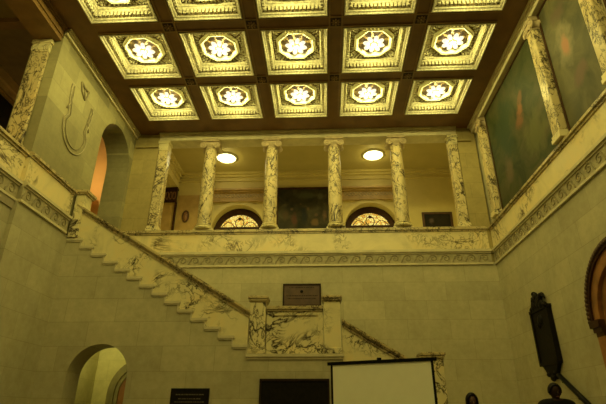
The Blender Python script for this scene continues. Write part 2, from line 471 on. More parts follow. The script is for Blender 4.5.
# landing panel
lp = MB().box(-.65, .6, YP0 + .03, YP1, LZ, 3.33).box(-.62, .58, YP0 - .0, YP1, LZ, LZ + .1).box(-.62, .58, YP0 + .0, YP1, 3.24, 3.34)
lp.box(-.63, -.52, YP0, YP1, LZ + .1, 3.24).box(.48, .59, YP0, YP1, LZ + .1, 3.24)
lp.build('landing_panel', M['marble'], st)
MB().box(-.65, .6, YP0 - .03, YP1 + .03, 3.33, 3.37).box(-.65, .6, YP0 - .06, YP1 + .06, 3.37, 3.42).box(-.65, .6, YP0 - .03, YP1 + .03, 3.42, 3.445).build('handrail', M['marble_rail'], st)
def newel(x0, x1, zb, zt, base=True):
    y0, y1 = YS - .06, YS + .3
    n = MB().box(x0 + .03, x1 - .03, y0 + .02, y1 - .02, zb, zt - .13)
    if base: n.box(x0 + .01, x1 - .01, y0, y1, zb, zb + .12)
    o = n.build('newel_post', M['marble'], st, bevel=.008)
    MB().box(x0 + .02, x1 - .02, y0 + .01, y1 - .01, zt - .15, zt - .12).box(x0, x1, y0 - .02, y1 + .02, zt - .12, zt - .07).box(x0 - .02, x1 + .02, y0 - .04, y1 + .04, zt - .07, zt - .02).box(x0 + .02, x1 - .02, y0, y1, zt - .02, zt).build('newel_cap', M['marble_rail'], o, bevel=.006)
newel(-1.04, -.63, LZ, 3.67); newel(.58, 1.0, LZ, 3.67)
newel(2.6, 3.1, 0, 2.46)
MB().box(-5.5, -5.28, YS - .06, YS + .3, 5.12, 6.24).build('newel_post', M['marble'], st)
MB().box(-5.5, -5.24, YS - .1, YS + .34, 6.24, 6.29).box(-5.5, -5.2, YS - .13, YS + .37, 6.29, 6.35).build('newel_cap', M['marble_rail'], st)

# ------------------------------------------------------------------ balcony parapets with scroll frieze
def scroll(m, fn, a0, a1, d, z, step=.36, r=.012):
    n = int((a1 - a0) / step); step = (a1 - a0) / n
    for i in range(n):
        c = a0 + step * (i + .5); pts = []
        for k in range(15):
            t = k / 14; an = pi * 1.0 - t * pi * 2.6; rr = .125 * (1 - t * .78)
            pts.append(fn(c + rr * cos(an), z + rr * sin(an) * .95, d))
        pts = [fn(c - step * .5, z - .115, d), fn(c - .17, z - .06, d)] + pts
        m.tube(pts, [r * 1.6] * 9 + [r] * (len(pts) - 9), 5)
def parapet(label, fn, segs, s, base):
    """segs = [(a0,a1,face)], s = +1/-1 direction from wall into the hall along d"""
    t = thing('balcony_parapet', label, 'parapet', base)
    fr, fi, mp, rl, ri = MB(), MB(), MB(), MB(), MB()
    def bar(m, a0, a1, f, p, z0, z1, back=.2):
        c0, c1 = fn(a0, z0, f + s * p), fn(a1, z1, f - s * back)
        m.box(min(c0[0], c1[0]), max(c0[0], c1[0]), min(c0[1], c1[1]), max(c0[1], c1[1]), z0, z1)
    for a0, a1, f in segs:
        bar(fr, a0, a1, f, .03, 5.22, 5.5)
        bar(fi, a0, a1, f, .05, 5.17, 5.22); bar(fi, a0, a1, f, .06, 5.5, 5.54); bar(fi, a0, a1, f, .1, 5.54, 5.6); bar(fi, a0, a1, f, .06, 5.6, 5.63)
        bar(mp, a0, a1, f, .0, 5.63, 6.22)
        bar(rl, a0, a1, f, .03, 6.19, 6.24); bar(rl, a0, a1, f, .07, 6.24, 6.3); bar(rl, a0, a1, f, .03, 6.3, 6.335)
        scroll(ri, fn, a0 + .02, a1 - .02, f + s * .035, 5.36)
    f = fr.build('frieze', M['carved'], t)
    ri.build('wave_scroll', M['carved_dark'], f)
    fi.build('moulding', M['stone_plain'], t)
    mp.build('marble_panel', M['marble_parapet'], t)
    rl.build('rail', M['marble_rail'], t)
    return t
parapet('long veined marble parapet below the row of round columns', fx, [(-5.5, 5.42, YB)], -1, (0, YB, 5.17))
parapet('veined marble parapet along the side with the relief shield', fy, [(8.3, 10.16, -HX), (YN, 8.3, -HX - .1)], 1, (-HX, 8, 5.17))
parapet('veined marble parapet running below the tall green murals', fy, [(YN, YB, HX)], -1, (HX, 8, 5.17))

# ------------------------------------------------------------------ columns and pilasters
def ionic(m, cx, cy, zb, w, dpt, axis='x'):
    """two scrolls each side; w half spread, dpt half depth"""
    def f(a, b, z): return (cx + a, cy + b, z) if axis == 'x' else (cx + b, cy + a, z)
    for s in (-1, 1):
        for e in (-1, 1):
            pts = []
            for k in range(26):
                t = k / 25; an = pi / 2 - s * 0 + t * pi * 4; rr = .115 * (1 - .8 * t)
                pts.append(f(s * (w - rr * cos(an + 0) * -1 if False else w + rr * cos(an)) , e * dpt, zb + .13 + rr * sin(an)))
            m.tube(pts, .018, 5)
        c = []
        for j in range(9):
            b = -dpt + 2 * dpt * j / 8
            c.append(f(s * w, b, zb + .13))
        m.tube(c, [.115, .105, .09, .082, .08, .082, .09, .105, .115], 14)
    pr = f(1, 1, 0)
    if axis == 'x': m.box(cx - w, cx + w, cy - dpt * .95, cy + dpt * .95, zb + .12, zb + .25)
    else: m.box(cx - dpt * .95, cx + dpt * .95, cy - w, cy + w, zb + .12, zb + .25)
    return m
col = thing('marble_column', 'round veined column, the one nearest the relief shield wall', 'column', (-3.02, YB + .12, RAILZ), 'round columns along the balcony')
cx, cy = -3.02, YB + .12
prof = [(.21, 6.5), (.215, 6.6), (.215, 7.2), (.21, 7.9), (.2, 8.5), (.185, 9.1), (.18, 9.2)]
MB().lathe(prof, (cx, cy, 0), 28).build('shaft', M['marble_col'], col, smooth=True)
bs = MB().box(cx - .29, cx + .29, cy - .13, cy + .29, 6.33, 6.38)
bs.lathe([(.05, 6.38), (.27, 6.38), (.29, 6.41), (.27, 6.44), (.235, 6.46), (.24, 6.48), (.255, 6.495), (.24, 6.515), (.05, 6.52)], (cx, cy, 0), 28)
bs.build('base', M['marble_soft'], col)
cp = MB().lathe([(.05, 9.16), (.19, 9.16), (.2, 9.19), (.19, 9.21), (.24, 9.3), (.25, 9.34), (.05, 9.36)], (cx, cy, 0), 28)
ionic(cp, cx, cy, 9.17, .215, .2)
cap = cp.build('capital', M['capital'], col, smooth=False)
MB().box(cx - .29, cx + .29, cy - .24, cy + .24, 9.42, 9.48).box(cx - .26, cx + .26, cy - .22, cy + .22, 9.48, 9.535).build('abacus', M['capital'], cap)
for x, lb in ((-1.0, 'round veined column, second along from the relief shield wall'), (1.02, 'round veined column just beside the dark figure painting, on the mural wall side'), (3.02, 'round veined column, the one nearest the mural wall')):
    dup(col, (x, YB + .12, RAILZ), lb)
def pilaster(label, x0, x1, y0, y1, group, axis, zt=9.52, mat='marble_col', scrolls=True):
    t = thing('marble_pilaster', label, 'pilaster', ((x0 + x1) / 2, (y0 + y1) / 2, RAILZ), group)
    MB().box(x0, x1, y0, y1, 6.5, zt - .33).build('shaft', M[mat], t, bevel=.025)
    ex, ey = (.03, 0) if axis == 'x' else (0, .03)
    fr = (0, .03) if axis == 'x' else (.03, 0)
    MB().box(x0 - ex - fr[0], x1 + ex, y0 - ey - fr[1], y1 + ey, 6.34, 6.42).box(x0 - ex * .5 - fr[0] * .5, x1 + ex * .5, y0 - ey * .5 - fr[1] * .5, y1 + ey * .5, 6.42, 6.5).build('base', M['marble_soft'], t)
    c = MB().box(x0 - fr[0] * .5, x1, y0 - fr[1] * .5, y1, zt - .36, zt - .32)
    cx, cy = (x0 + x1) / 2, (y0 + y1) / 2
    if scrolls:
        if axis == 'x': ionic(c, cx, cy - .015, zt - .36, (x1 - x0) / 2, (y1 - y0) / 2, 'x')
        else: ionic(c, cx - .015, cy, zt - .36, (y1 - y0) / 2, (x1 - x0) / 2, 'y')
    else:
        c.box(x0 - fr[0], x1, y0 - fr[1], y1, zt - .32, zt - .2)
    c.box(x0 - ex - fr[0], x1 + ex, y0 - ey - fr[1], y1 + ey, zt - .11, zt)
    if not scrolls: c.box(x0 - fr[0] * .5, x1, y0 - fr[1] * .5, y1, zt - .2, zt - .11)
    c.build('capital', M['capital' if scrolls else 'marble_soft'], t)
    return t
pilaster('flat marble pilaster against the stone pier at the arch end of the colonnade', -4.74, -4.42, YB + .0, YB + .3, None, 'x', 9.535, scrolls=False)
pilaster('flat marble pilaster against the stone pier at the mural end of the colonnade', 4.7, 4.97, YB + .0, YB + .3, None, 'x', 9.535, scrolls=False)
pilaster('marble pilaster beside the mural wall corner, far edge of the orange-figure mural', 5.42, 5.605, 12.1, 12.4, 'pilasters between the murals', 'y', 9.56)
pilaster('marble pilaster standing between the two green murals', 5.42, 5.605, 8.16, 8.46, 'pilasters between the murals', 'y', 9.56)
pilaster('marble pilaster nearest the viewer beyond the pale-figure mural', 5.42, 5.605, 6.22, 6.53, 'pilasters between the murals', 'y', 9.56)
pilaster('black-veined marble pilaster on the wall end beside the open side gallery', -6.21, -5.79, 8.235, 8.31, None, 'x', 9.4, scrolls=False)

# ------------------------------------------------------------------ coffers and their lights
def sqring(m, prof, cx, cy):
    """mitred square moulding, prof = [(half,z)]"""
    b0 = len(m.v); k = len(prof)
    for sx, sy in ((-1, -1), (1, -1), (1, 1), (-1, 1)):
        for h, z in prof: m.v.append((cx + sx * h, cy + sy * h, z))
    for i in range(4):
        j = (i + 1) % 4
        for q in range(k - 1): m.f.append((b0 + i * k + q, b0 + j * k + q, b0 + j * k + q + 1, b0 + i * k + q + 1))
def make_coffer(cx, cy, label):
    t = thing('ceiling_coffer', label, 'coffer', (cx, cy, ZC), 'gilded ceiling coffers')
    z = ZC
    f = MB(); sqring(f, [(OH, z - .03), (.79, z - .035), (.775, z), (.74, z + .015), (.73, z + .045), (.705, z + .045)], cx, cy)
    sqring(f, [(.705, z + .175), (.665, z + .185), (.65, z + .225), (.62, z + .235), (.605, z + .3)], cx, cy)
    f.build('frame_moulding', M['gilt'], t)
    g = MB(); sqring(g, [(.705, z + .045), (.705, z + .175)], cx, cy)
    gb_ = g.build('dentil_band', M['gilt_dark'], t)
    d = MB()
    for s in range(4):
        for i in range(15):
            a = -.645 + 1.29 * i / 14
            h = .027
            if s == 0: d.box(cx + a - h, cx + a + h, cy - .704, cy - .65, z + .05, z + .165)
            if s == 1: d.box(cx + a - h, cx + a + h, cy + .65, cy + .704, z + .05, z + .165)
            if s == 2: d.box(cx - .704, cx - .65, cy + a - h, cy + a + h, z + .05, z + .165)
            if s == 3: d.box(cx + .65, cx + .704, cy + a - h, cy + a + h, z + .05, z + .165)
    d.build('dentil_course', M['gilt'], gb_)
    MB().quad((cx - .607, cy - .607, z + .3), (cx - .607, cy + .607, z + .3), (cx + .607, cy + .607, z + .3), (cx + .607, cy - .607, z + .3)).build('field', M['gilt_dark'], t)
    lf = MB()
    for q in range(4):
        a = pi / 4 + q * pi / 2
        for (dr, da, r1, r2) in ((.66, 0, .1, .045), (.62, .13, .075, .03), (.62, -.13, .075, .03), (.75, .05, .05, .025), (.75, -.05, .05, .025), (.7, .13, .04, .025), (.7, -.13, .04, .025),
                                 (.6, .3, .05, .028), (.6, -.3, .05, .028), (.65, .27, .035, .02), (.65, -.27, .035, .02), (.58, .44, .045, .022), (.58, -.44, .045, .022), (.575, .6, .04, .018), (.575, -.6, .04, .018), (.575, .74, .03, .018), (.575, -.74, .03, .018)):
            x, y = dr * cos(a + da), dr * sin(a + da)
            k = min(1, .575 / max(abs(x), abs(y))); x, y = x * k, y * k
            lf.ball((cx + x, cy + y, z + .29), (r1, r2, .03), 8, 4, rotz=a + da * 2)
    lf.build('leaf_foliage', M['gilt'], t, smooth=True)
    r = MB(); r.lathe([(.545, z + .3), (.545, z + .25), (.525, z + .215), (.485, z + .2), (.45, z + .215), (.43, z + .26), (.425, z + .42)], (cx, cy, 0), 8, rot=pi / 8)
    ring = r.build('octagonal_ring', M['cream'], t)
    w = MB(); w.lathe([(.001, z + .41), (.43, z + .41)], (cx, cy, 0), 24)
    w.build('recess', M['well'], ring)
    return t
def make_light(cx, cy, label):
    t = thing('flower_light', label, 'ceiling light', (cx, cy, ZC + .2), 'flower lights in the coffers')
    z = ZC + .2
    for k in range(8):
        a = 2 * pi * k / 8 + .2
        b = MB().ball((cx + .195 * cos(a), cy + .195 * sin(a), z), (.095, .062, .05), 10, 6, rotz=a)
        b.build('bulb', M['bulb'], t, smooth=True)
    h = MB().lathe([(.001, z - .06), (.05, z - .05), (.085, z - .02), (.1, z + .05), (.05, z + .1), (.03, z + .22)], (cx, cy, 0), 14)
    h.build('boss', M['gilt'], t, smooth=True)
    return t
colw = ['first from the shield wall', 'second from the shield wall', 'middle one', 'second from the mural wall', 'first from the mural wall']
roww = {1: 'in the row beside the colonnade,', 0: 'in the second row from the colonnade,', -1: 'in the third row from the colonnade,'}
c0 = l0 = None
LP = []
for r in (1, 0, -1):
    for c in range(-2, 3):
        x, y = c * P, CY + r * P
        lb = 'gilded coffer ' + roww[r] + ' ' + colw[c + 2]
        if c0 is None: c0 = make_coffer(x, y, lb)
        else: dup(c0, (x, y, ZC), lb)
        lb = 'flower light ' + roww[r] + ' ' + colw[c + 2]
        if l0 is None: l0 = make_light(x, y, lb)
        else: dup(l0, (x, y, ZC + .2), lb)
        LP.append((x, y))
for r in (-2, -3, -4, -5):
    for c in (-2, -1, 0, 1, 2): LP.append((c * P, CY + r * P))
def lamp(name, loc, watt, color, rad=.1):
    d = bpy.data.lights.new(name, 'POINT'); d.energy = watt; d.color = color; d.shadow_soft_size = rad
    o = bpy.data.objects.new(name, d); COL.objects.link(o); o.location = loc; return o
WARM = (1, .88, .245)
for i, (x, y) in enumerate(LP): lamp('coffer_lamp', (x, y, ZC + .06), 42 if i < 15 else 62, WARM, .03)
# rosettes at the beam crossings
rz = None
rowsn = {0: 'behind the first coffer row', -1: 'behind the second coffer row'}
cn = ['first crossing from the shield wall', 'second crossing from the shield wall', 'second crossing from the mural wall', 'first crossing from the mural wall']
for r in (0, -1):
    for i in range(4):
        x, y = (i - 1.5) * P, CY + (r + .5) * P
        lb = 'dark beam rosette ' + rowsn[r].replace('behind', 'before') + ' from the colonnade, ' + cn[i].replace(' crossing', '')
        if rz is None:
            rz = thing('beam_rosette', lb, 'rosette', (x, y, ZC), 'rosettes on the beam crossings')
            b = MB().box(x - .13, x + .13, y - .13, y + .13, ZC - .03, ZC)
            b.build('plate', M['rosette'], rz)
            b = MB()
            for k in range(8): b.ball((x + .075 * cos(k * pi / 4), y + .075 * sin(k * pi / 4), ZC - .035), (.04, .022, .02), 8, 4, rotz=k * pi / 4)
            b.ball((x, y, ZC - .04), .03, 8, 5)
            b.build('petal_ring', M['beam_edge'], rz)
        else: dup(rz, (x, y, ZC), lb)

# ------------------------------------------------------------------ murals on the right wall
def mural(label, y0, y1, z0, z1, mat):
    t = thing('wall_mural', label, 'mural', (5.59, (y0 + y1) / 2, z0))
    MB().box(5.585, 5.608, y0, y1, z0, z1).build('canvas', mat, t)
    fr = MB()
    for a0, a1, b0, b1 in ((y0 - .05, y1 + .05, z0 - .05, z0), (y0 - .05, y1 + .05, z1, z1 + .05), (y0 - .05, y0, z0, z1), (y1, y1 + .05, z0, z1)):
        fr.box(5.57, 5.608, a0, a1, b0, b1)
    fr.build('frame', M['dark_wood'], t)
G1 = [(.25, (.008, .014, .004)), (.45, (.036, .046, .012)), (.6, (.064, .06, .022)), (.78, (.11, .09, .036))]
G2 = [(.25, (.03, .035, .018)), (.45, (.07, .066, .03)), (.6, (.10, .09, .04)), (.8, (.15, .12, .06))]
X = 5.585
mural('dark green mural with an orange-red figure, between the corner and middle pilasters', 8.56, 11.95, 6.4, 9.5,
      picture('mural_green', G1, [(X, 9.85, 8.22, .22, 1.2, (.22, .085, .03)), (X, 10.0, 7.95, .28, .7, (.17, .07, .03)), (X, 9.7, 8.5, .16, 1.3, (.15, .07, .03)), (X, 10.9, 8.3, .7, 1.6, (.022, .042, .02)), (X, 9.4, 7.2, .6, 1.0, (.1, .1, .03)), (X, 11.1, 7.2, .3, 1.5, (.1, .07, .04))]))
mural('grey green mural with a pale pink figure, between the two nearest pilasters', 6.65, 8.06, 6.4, 9.5,
      picture('mural_pale', G2, [(X, 7.47, 8.1, .34, 1.7, (.2, .17, .10)), (X, 7.47, 8.1, .16, 2.2, (.34, .15, .09)), (X, 7.4, 8.9, .35, .7, (.09, .06, .04)), (X, 7.3, 7.2, .3, .8, (.12, .07, .05))]))
mural('dark mural at the near edge of the hall, past the last pilaster', 3.2, 6.1, 6.4, 9.5, picture('mural_dark', G1, []))

# ------------------------------------------------------------------ loggia contents
for c, lb, e in ((AC[0], 'arched doorway with glowing lunette on the shield-wall side of the dark painting', 0), (AC[1], 'arched doorway with glowing lunette on the mural-wall side of the dark painting', 1)):
    t = thing('arched_doorway', lb, 'doorway', (c, YR, 5.2), 'arched doorways in the loggia')
    ar = MB()
    pts = [(c + AR * 1.0 * -cos(pi * i / 24), AZ + AR * sin(pi * i / 24)) for i in range(25)]
    pts2 = [(c + (AR + .17) * -cos(pi * i / 24), AZ + (AR + .17) * sin(pi * i / 24)) for i in range(25)]
    for i in range(24): ar.prism([pts[i], pts[i + 1], pts2[i + 1], pts2[i]], YR - .05, YR, fx)
    ar.box(c - AR - .17, c - AR, YR - .05, YR, 5.2, AZ).box(c + AR, c + AR + .17, YR - .05, YR, 5.2, AZ)
    ar.build('archivolt', M['loggia'], t)
    en = MB()
    for z0, z1, p in ((9.1, 9.16, .1), (9.16, 9.24, .06), (9.24, 9.52, .03), (9.52, 9.58, .12), (9.58, 9.66, .2)): en.box(c - 1.12, c + 1.12, YR - p, YR, z0, z1)
    eo = en.build('entablature', M['ochre'], t)
    le = MB()
    for i in range(15):
        x = c - .95 + 1.9 * i / 14
        le.tube([(x + .05 * cos(k * pi / 5), YR - .035, 9.38 + .07 * sin(k * pi / 5)) for k in range(10)], .012, 5, closed=True)
    le.build('carved_ornament', M['carved_dark'], eo)
    yd = YR + .4
    R2 = .83; zc = 7.88
    wd = MB(); n = 24
    arc_o = [(c - 1.03 * cos(pi * i / n), AZ + 1.03 * sin(pi * i / n)) for i in range(n + 1)]
    arc_i = [(c - R2 * cos(pi * i / n), max(8.16, zc + R2 * sin(pi * i / n))) for i in range(n + 1)]
    for i in range(n): wd.prism([arc_i[i], arc_i[i + 1], arc_o[i + 1], arc_o[i]], yd - .05, yd + .04, fx)
    wd.box(c - 1.03, c + 1.03, yd - .1, yd + .04, 8.06, 8.15)
    wd.box(c - 1.03, c - .84, yd - .05, yd + .04, 5.2, 8.07).box(c + .84, c + 1.03, yd - .05, yd + .04, 5.2, 8.07)
    wd.build('door_frame', M['dark_wood'], t)
    dl = MB().box(c - .84, c + .84, yd - .02, yd + .02, 5.2, 8.07)
    for s in (-1, 1):
        for z0, z1 in ((5.45, 6.4), (6.55, 7.8)): dl.box(c + s * .43 - .28, c + s * .43 + .28, yd - .04, yd, z0, z1)
    dl.build('door', M['brown_wood'], t)
    gl = MB(); poly = [(c - R2 * cos(pi * i / 40), zc + R2 * sin(pi * i / 40)) for i in range(41)]
    poly = [(x, z) for x, z in poly if z > 8.15]
    gl.prism(poly, yd, yd + .02, fx)
    go = gl.build('lunette', M['lunette'], t)
    ld = MB()
    ld.tube([(c + .17 * cos(k * pi / 8), yd - .01, 8.36 + .2 * sin(k * pi / 8)) for k in range(16)], .018, 5, closed=True)
    for s in (-1, 1):
        ld.tube([(c + s * (.2 + .5 * k / 8), yd - .01, 8.2 + .2 * sin(k / 8 * pi)) for k in range(9)], .014, 5)
    ld.ball((c, yd - .01, 8.54), (.07, .02, .07), 8, 5)
    ld.build('leading', M['dark_wood'], go)
t = thing('figure_painting', 'dark framed painting of dim figures on the loggia wall between the arched doorways', 'painting', (-.15, YR, 7.7))
pm = picture('figures', [(.3, (.012, .014, .008)), (.5, (.035, .03, .014)), (.75, (.08, .065, .03))],
    [(-.85, YR, 8.5, .14, 2.2, (.07, .045, .02)), (-.6, YR, 8.75, .09, 1.1, (.13, .07, .035)), (-.5, YR, 8.3, .15, 2.4, (.09, .035, .02)), (-.25, YR, 8.95, .08, 1.2, (.14, .08, .04)), (-.1, YR, 8.45, .16, 2.6, (.012, .016, .018)), (.05, YR, 8.75, .09, 1.4, (.16, .09, .04)),
     (.3, YR, 8.15, .2, 1.0, (.15, .09, .035)), (.36, YR, 8.5, .09, 1.2, (.13, .07, .035)), (.7, YR, 8.45, .12, 2.8, (.14, .075, .035)), (.7, YR, 8.95, .07, 1.2, (.16, .09, .045)), (-.05, YR, 9.35, .5, .35, (.07, .07, .035)), (.55, YR, 9.3, .16, 1.2, (.09, .085, .045))], 1.6)
MB().box(-1.15, .86, YR - .05, YR - .003, 7.3, 9.62).build('canvas', pm, t)
fr = MB()
for b in ((-1.22, .93, 9.62, 9.7), (-1.22, .93, 7.22, 7.3), (-1.22, -1.15, 7.3, 9.62), (.86, .93, 7.3, 9.62)): fr.box(b[0], b[1], YR - .08, YR - .003, b[2], b[3])
fr.build('frame', M['dark_wood'], t)
t = thing('framed_picture', 'small dark framed picture on the yellow loggia wall near the mural end', 'picture', (5.08, YR, 7.4))
MB().box(4.58, 5.58, YR - .04, YR - .003, 7.3, 8.44).build('canvas', picture('dim_portrait', [(.3, (.01, .01, .01)), (.7, (.03, .022, .014))], [(4.85, YR, 8.15, .12, 1.3, (.10, .07, .06))]), t)
fr = MB()
for b in ((4.5, 5.66, 8.44, 8.52), (4.5, 5.66, 7.2, 7.3), (4.5, 4.58, 7.3, 8.44), (5.58, 5.66, 7.3, 8.44)): fr.box(b[0], b[1], YR - .07, YR - .003, b[2], b[3])
fr.build('frame', M['bronze_brown'], t)
# panelled doorway at the end of the loggia
t = thing('panelled_door', 'ochre panelled door under a dark carved head, at the arch end of the loggia', 'door', (-5.7, YR, 5.2))
MB().box(-6.0, -5.35, YR - .05, YR - .003, 5.2, 9.12).box(-5.92, -5.43, YR - .07, YR - .003, 7.2, 9.0).build('door_panel', M['ochre'], t)
ho = MB().box(-6.08, -5.3, YR - .12, YR - .003, 9.14, 9.66).box(-6.12, -5.26, YR - .2, YR - .003, 9.66, 9.74).build('carved_head', M['dark_wood'], t)
l = MB()
for i in range(5):
    x = -5.98 + i * .145
    l.tube([(x + .055 * cos(k * pi / 5), YR - .125, 9.4 + .17 * sin(k * pi / 5)) for k in range(10)], .02, 5, closed=True)
l.build('scrollwork', M['brown_wood'], ho)
for x0, x1 in ((-6.1, -6.0), (-5.35, -5.28)): MB().box(x0, x1, YR - .1, YR - .003, 5.2, 9.14).build('jamb', M['dark_wood'], t)
# ochre wall panel and sconce-like carved head
MB_ = MB().box(-5.25, -3.98, YR - .02, YR - .003, 5.25, 9.45)
struct(MB_.build('trim_11', M['ochre']))
t = thing('oval_carving', 'brown oval carved ornament on the ochre wall of the loggia', 'carving', (-4.86, YR - .05, 8.5))
MB().lathe([(.001, -.09), (.1, -.08), (.17, -.03), (.2, .03)], (-4.86, YR - .03, 8.5), 20, fn=lambda x, y, z: (x * .55, z, y * 1.15)).build('shield', M['brown_wood'], t, smooth=True)
MB().tube([(-4.86 + .115 * cos(k * pi / 12), YR - .05, 8.5 + .235 * sin(k * pi / 12)) for k in range(24)], .035, 6, closed=True).build('rim', M['bronze_brown'], t)
# circular ceiling lights
YL = 15.62
for x, lb in ((-3.08, 'round white ceiling light glowing beside the column nearest the shield wall'), (2.6, 'round white ceiling light glowing beside the column nearest the mural wall')):
    t = thing('round_ceiling_light', lb, 'ceiling light', (x, YL, 10.4), 'round lights in the loggia ceiling')
    MB().lathe([(.001, 10.33), (.25, 10.335), (.33, 10.36), (.35, 10.39)], (x, YL, 0), 32).build('diffuser', M['lamp_disc'], t, smooth=True)
    MB().lathe([(.35, 10.398), (.35, 10.35), (.38, 10.345), (.41, 10.37), (.42, 10.398)], (x, YL, 0), 32).build('rim', M['cream'], t, smooth=True)
for x in (-4.2, -1.4, 1.4, 4.2): lamp('loggia_disc_and_fill', (x, 15.0, 5.9), 42, (1, .83, .18), .1)  # unseen uplights added behind the parapet to brighten the loggia ceiling
for x in (-3.08, 2.6): lamp('loggia_disc_and_fill', (x, YL, 10.15), 16, (1, .85, .25), .04)
lamp('loggia_disc_and_fill', (5.85, 14.2, 7.0), 16, (1, .83, .18), .06)  # unseen fill light added to lift the loggia's right wall

# ------------------------------------------------------------------ left side: relief, gallery picture, corridor pedestal
t = thing('relief_shield', 'shallow carved shield relief in the stone wall beside the tall arch', 'relief', (-HX, 9.62, 7.1))
XF = -HX - .015
def out(k):
    hw = .57 * k; p = [(XF, 9.63 - hw * (.72 + .28 * cos(.35 * j)), 8.75 - .2 * j) for j in range(0, 5)]
    p += [(XF, 9.63 - hw * cos(pi * i / 24), 7.75 - (.63 * k) * sin(pi * i / 24)) for i in range(25)]
    p += [(XF, 9.63 + hw * (.72 + .28 * cos(.35 * j)), 8.75 - .2 * j) for j in range(4, -1, -1)]
    return p
MB().tube(out(1.0), .02, 6).build('outer_border', M['carved'], t, smooth=True)
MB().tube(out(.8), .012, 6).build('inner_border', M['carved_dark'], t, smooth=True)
m = MB()
m.tube([(XF, 9.42 + .1 * k, 9.1 - .08 * sin(k * pi / 4)) for k in range(5)], [.02, .035, .04, .035, .02], 6)
m.tube([(XF, 9.4, 9.08), (XF, 9.5, 8.86), (XF, 9.68, 8.72)], [.03, .03, .015], 6)
m.tube([(XF, 9.8, 9.06), (XF, 9.78, 8.9), (XF, 9.7, 8.72)], [.03, .025, .015], 6)
m.tube([(XF, 9.6, 9.06), (XF, 9.64, 8.9), (XF, 9.69, 8.74)], [.02, .02, .012], 6)
for s_ in (-1, 1): m.tube([(XF, 9.63 + s_ * (.5 + .06 * sin(k * 1.3)), 8.75 - .12 * k) for k in range(7)], .02, 6)
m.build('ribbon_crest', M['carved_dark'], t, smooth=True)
t = thing('gallery_picture', 'nearly black gilt-framed picture glimpsed in the side gallery', 'picture', (-8.33, 10.5, 8.0))
MB().box(-8.345, -8.3, 8.6, 11.6, 7.9, 9.38).build('canvas', M['black'], t)
fr = MB()
for b in ((8.5, 11.7, 9.38, 9.46), (8.5, 11.7, 7.78, 7.9), (8.5, 8.6, 7.9, 9.38), (11.6, 11.7, 7.9, 9.38)): fr.box(-8.345, -8.24, b[0], b[1], b[2], b[3])
fr.build('frame', M['gold'], t)
t = thing('corridor_pedestal', 'orange plastered pedestal standing in the glowing corridor behind the tall arch', 'pedestal', (-7.3, 14.3, 5.2))
MB().box(-8.3, -7.6, 13.9, 14.8, 5.2, 8.3).build('body', M['orange_wall'], t)
MB().box(-8.3, -7.55, 13.85, 14.85, 8.3, 8.42).build('top', M['orange_wall'], t)
lamp('corridor_lamp', (-7.85, 13.6, 9.0), 55, (1, .70, .27), .15)
lamp('gallery_fill', (-7.2, 5.5, 6.2), 60, (1, .78, .2), .2)  # added fill out of view, brightens the dark side gallery

# ------------------------------------------------------------------ doorway seen through the lower arch
t = thing('passage_doorway', 'arched doorway with moulded frame and reddish door, seen through the lower arch', 'doorway', (-4.18, YB - .05, 0))
def arch_band(m, c, zs, r0, r1, d0, d1, fn, zb=0, n=24):
    i_ = [(c - r0 * cos(pi * i / n), zs + r0 * sin(pi * i / n)) for i in range(n + 1)]
    o_ = [(c - r1 * cos(pi * i / n), zs + r1 * sin(pi * i / n)) for i in range(n + 1)]
    for i in range(n): m.prism([i_[i], i_[i + 1], o_[i + 1], o_[i]], d0, d1, fn)
    for s in (-1, 1):
        m.prism([(c + s * r0, zb), (c + s * r1, zb), (c + s * r1, zs), (c + s * r0, zs)], d0, d1, fn)
    return m
yw = YB - .05
m = arch_band(MB(), -4.18, 1.75, .8, .9, yw - .05, yw - .002, fx); arch_band(m, -4.18, 1.75, .7, .8, yw - .09, yw - .002, fx); arch_band(m, -4.18, 1.75, .6, .7, yw - .06, yw - .002, fx)
m.build('frame', M['passage_frame'], t)
m = arch_band(MB(), -4.18, 1.75, 0.001, .6, yw - .03, yw - .002, fx)
m.build('door', M['orange_wood'], t)
lamp('passage_lamp', (-5.05, 11.45, 3.12), 27, (1, .93, .36), .06)

# ------------------------------------------------------------------ carved doorway on the right wall
t = thing('carved_doorway', 'arched carved wooden doorway with dark beaded border on the mural-side wall', 'doorway', (HX, 7.63, 0))
c, zs, r = 7.63, 2.78, 1.3
m = arch_band(MB(), c, zs, 1.1, 1.24, HX - .1, HX - .002, fy, zb=2.78 - .001)
bo = m.build('border', M['dark_wood'], t)
b = MB()
for i in range(49):
    a = pi * i / 48
    b.ball((HX - .11, c - 1.18 * cos(a), zs + 1.18 * sin(a)), (.03, .04, .04), 8, 5)
b.build('beading', M['bronze_brown'], bo, smooth=True)
m = arch_band(MB(), c, zs, 1.02, 1.1, HX - .06, HX - .002, fy, zb=2.78 - .001); arch_band(m, c, zs, .84, .93, HX - .1, HX - .002, fy, zb=2.78 - .001); arch_band(m, c, zs, .93, 1.02, HX - .08, HX - .002, fy, zb=2.78 - .001)
m.build('archivolt', M['orange_wood'], t)
mi = {-1: MB(), 1: MB()}
for s in (-1, 1):
    for z0, z1, p, q in ((2.5, 2.58, .1, -.08), (2.58, 2.66, .12, -.04), (2.66, 2.78, .15, .0)):
        a, bb = sorted((c + s * .84, c + s * (1.15 + q))); mi[s].box(HX - p, HX - .002, a, bb, z0, z1)
for s in (-1, 1): mi[s].build('impost', M['dark_wood'], t)
for s in (-1, 1):
    a, bb = sorted((c + s * .82, c + s * 1.06)); MB().box(HX - .1, HX - .002, a, bb, 0, 2.5).build('jamb', M['orange_wood'], t)
m = arch_band(MB(), c, zs, .001, .84, HX - .03, HX - .002, fy)
m.build('door', M['brown_wood'], t)

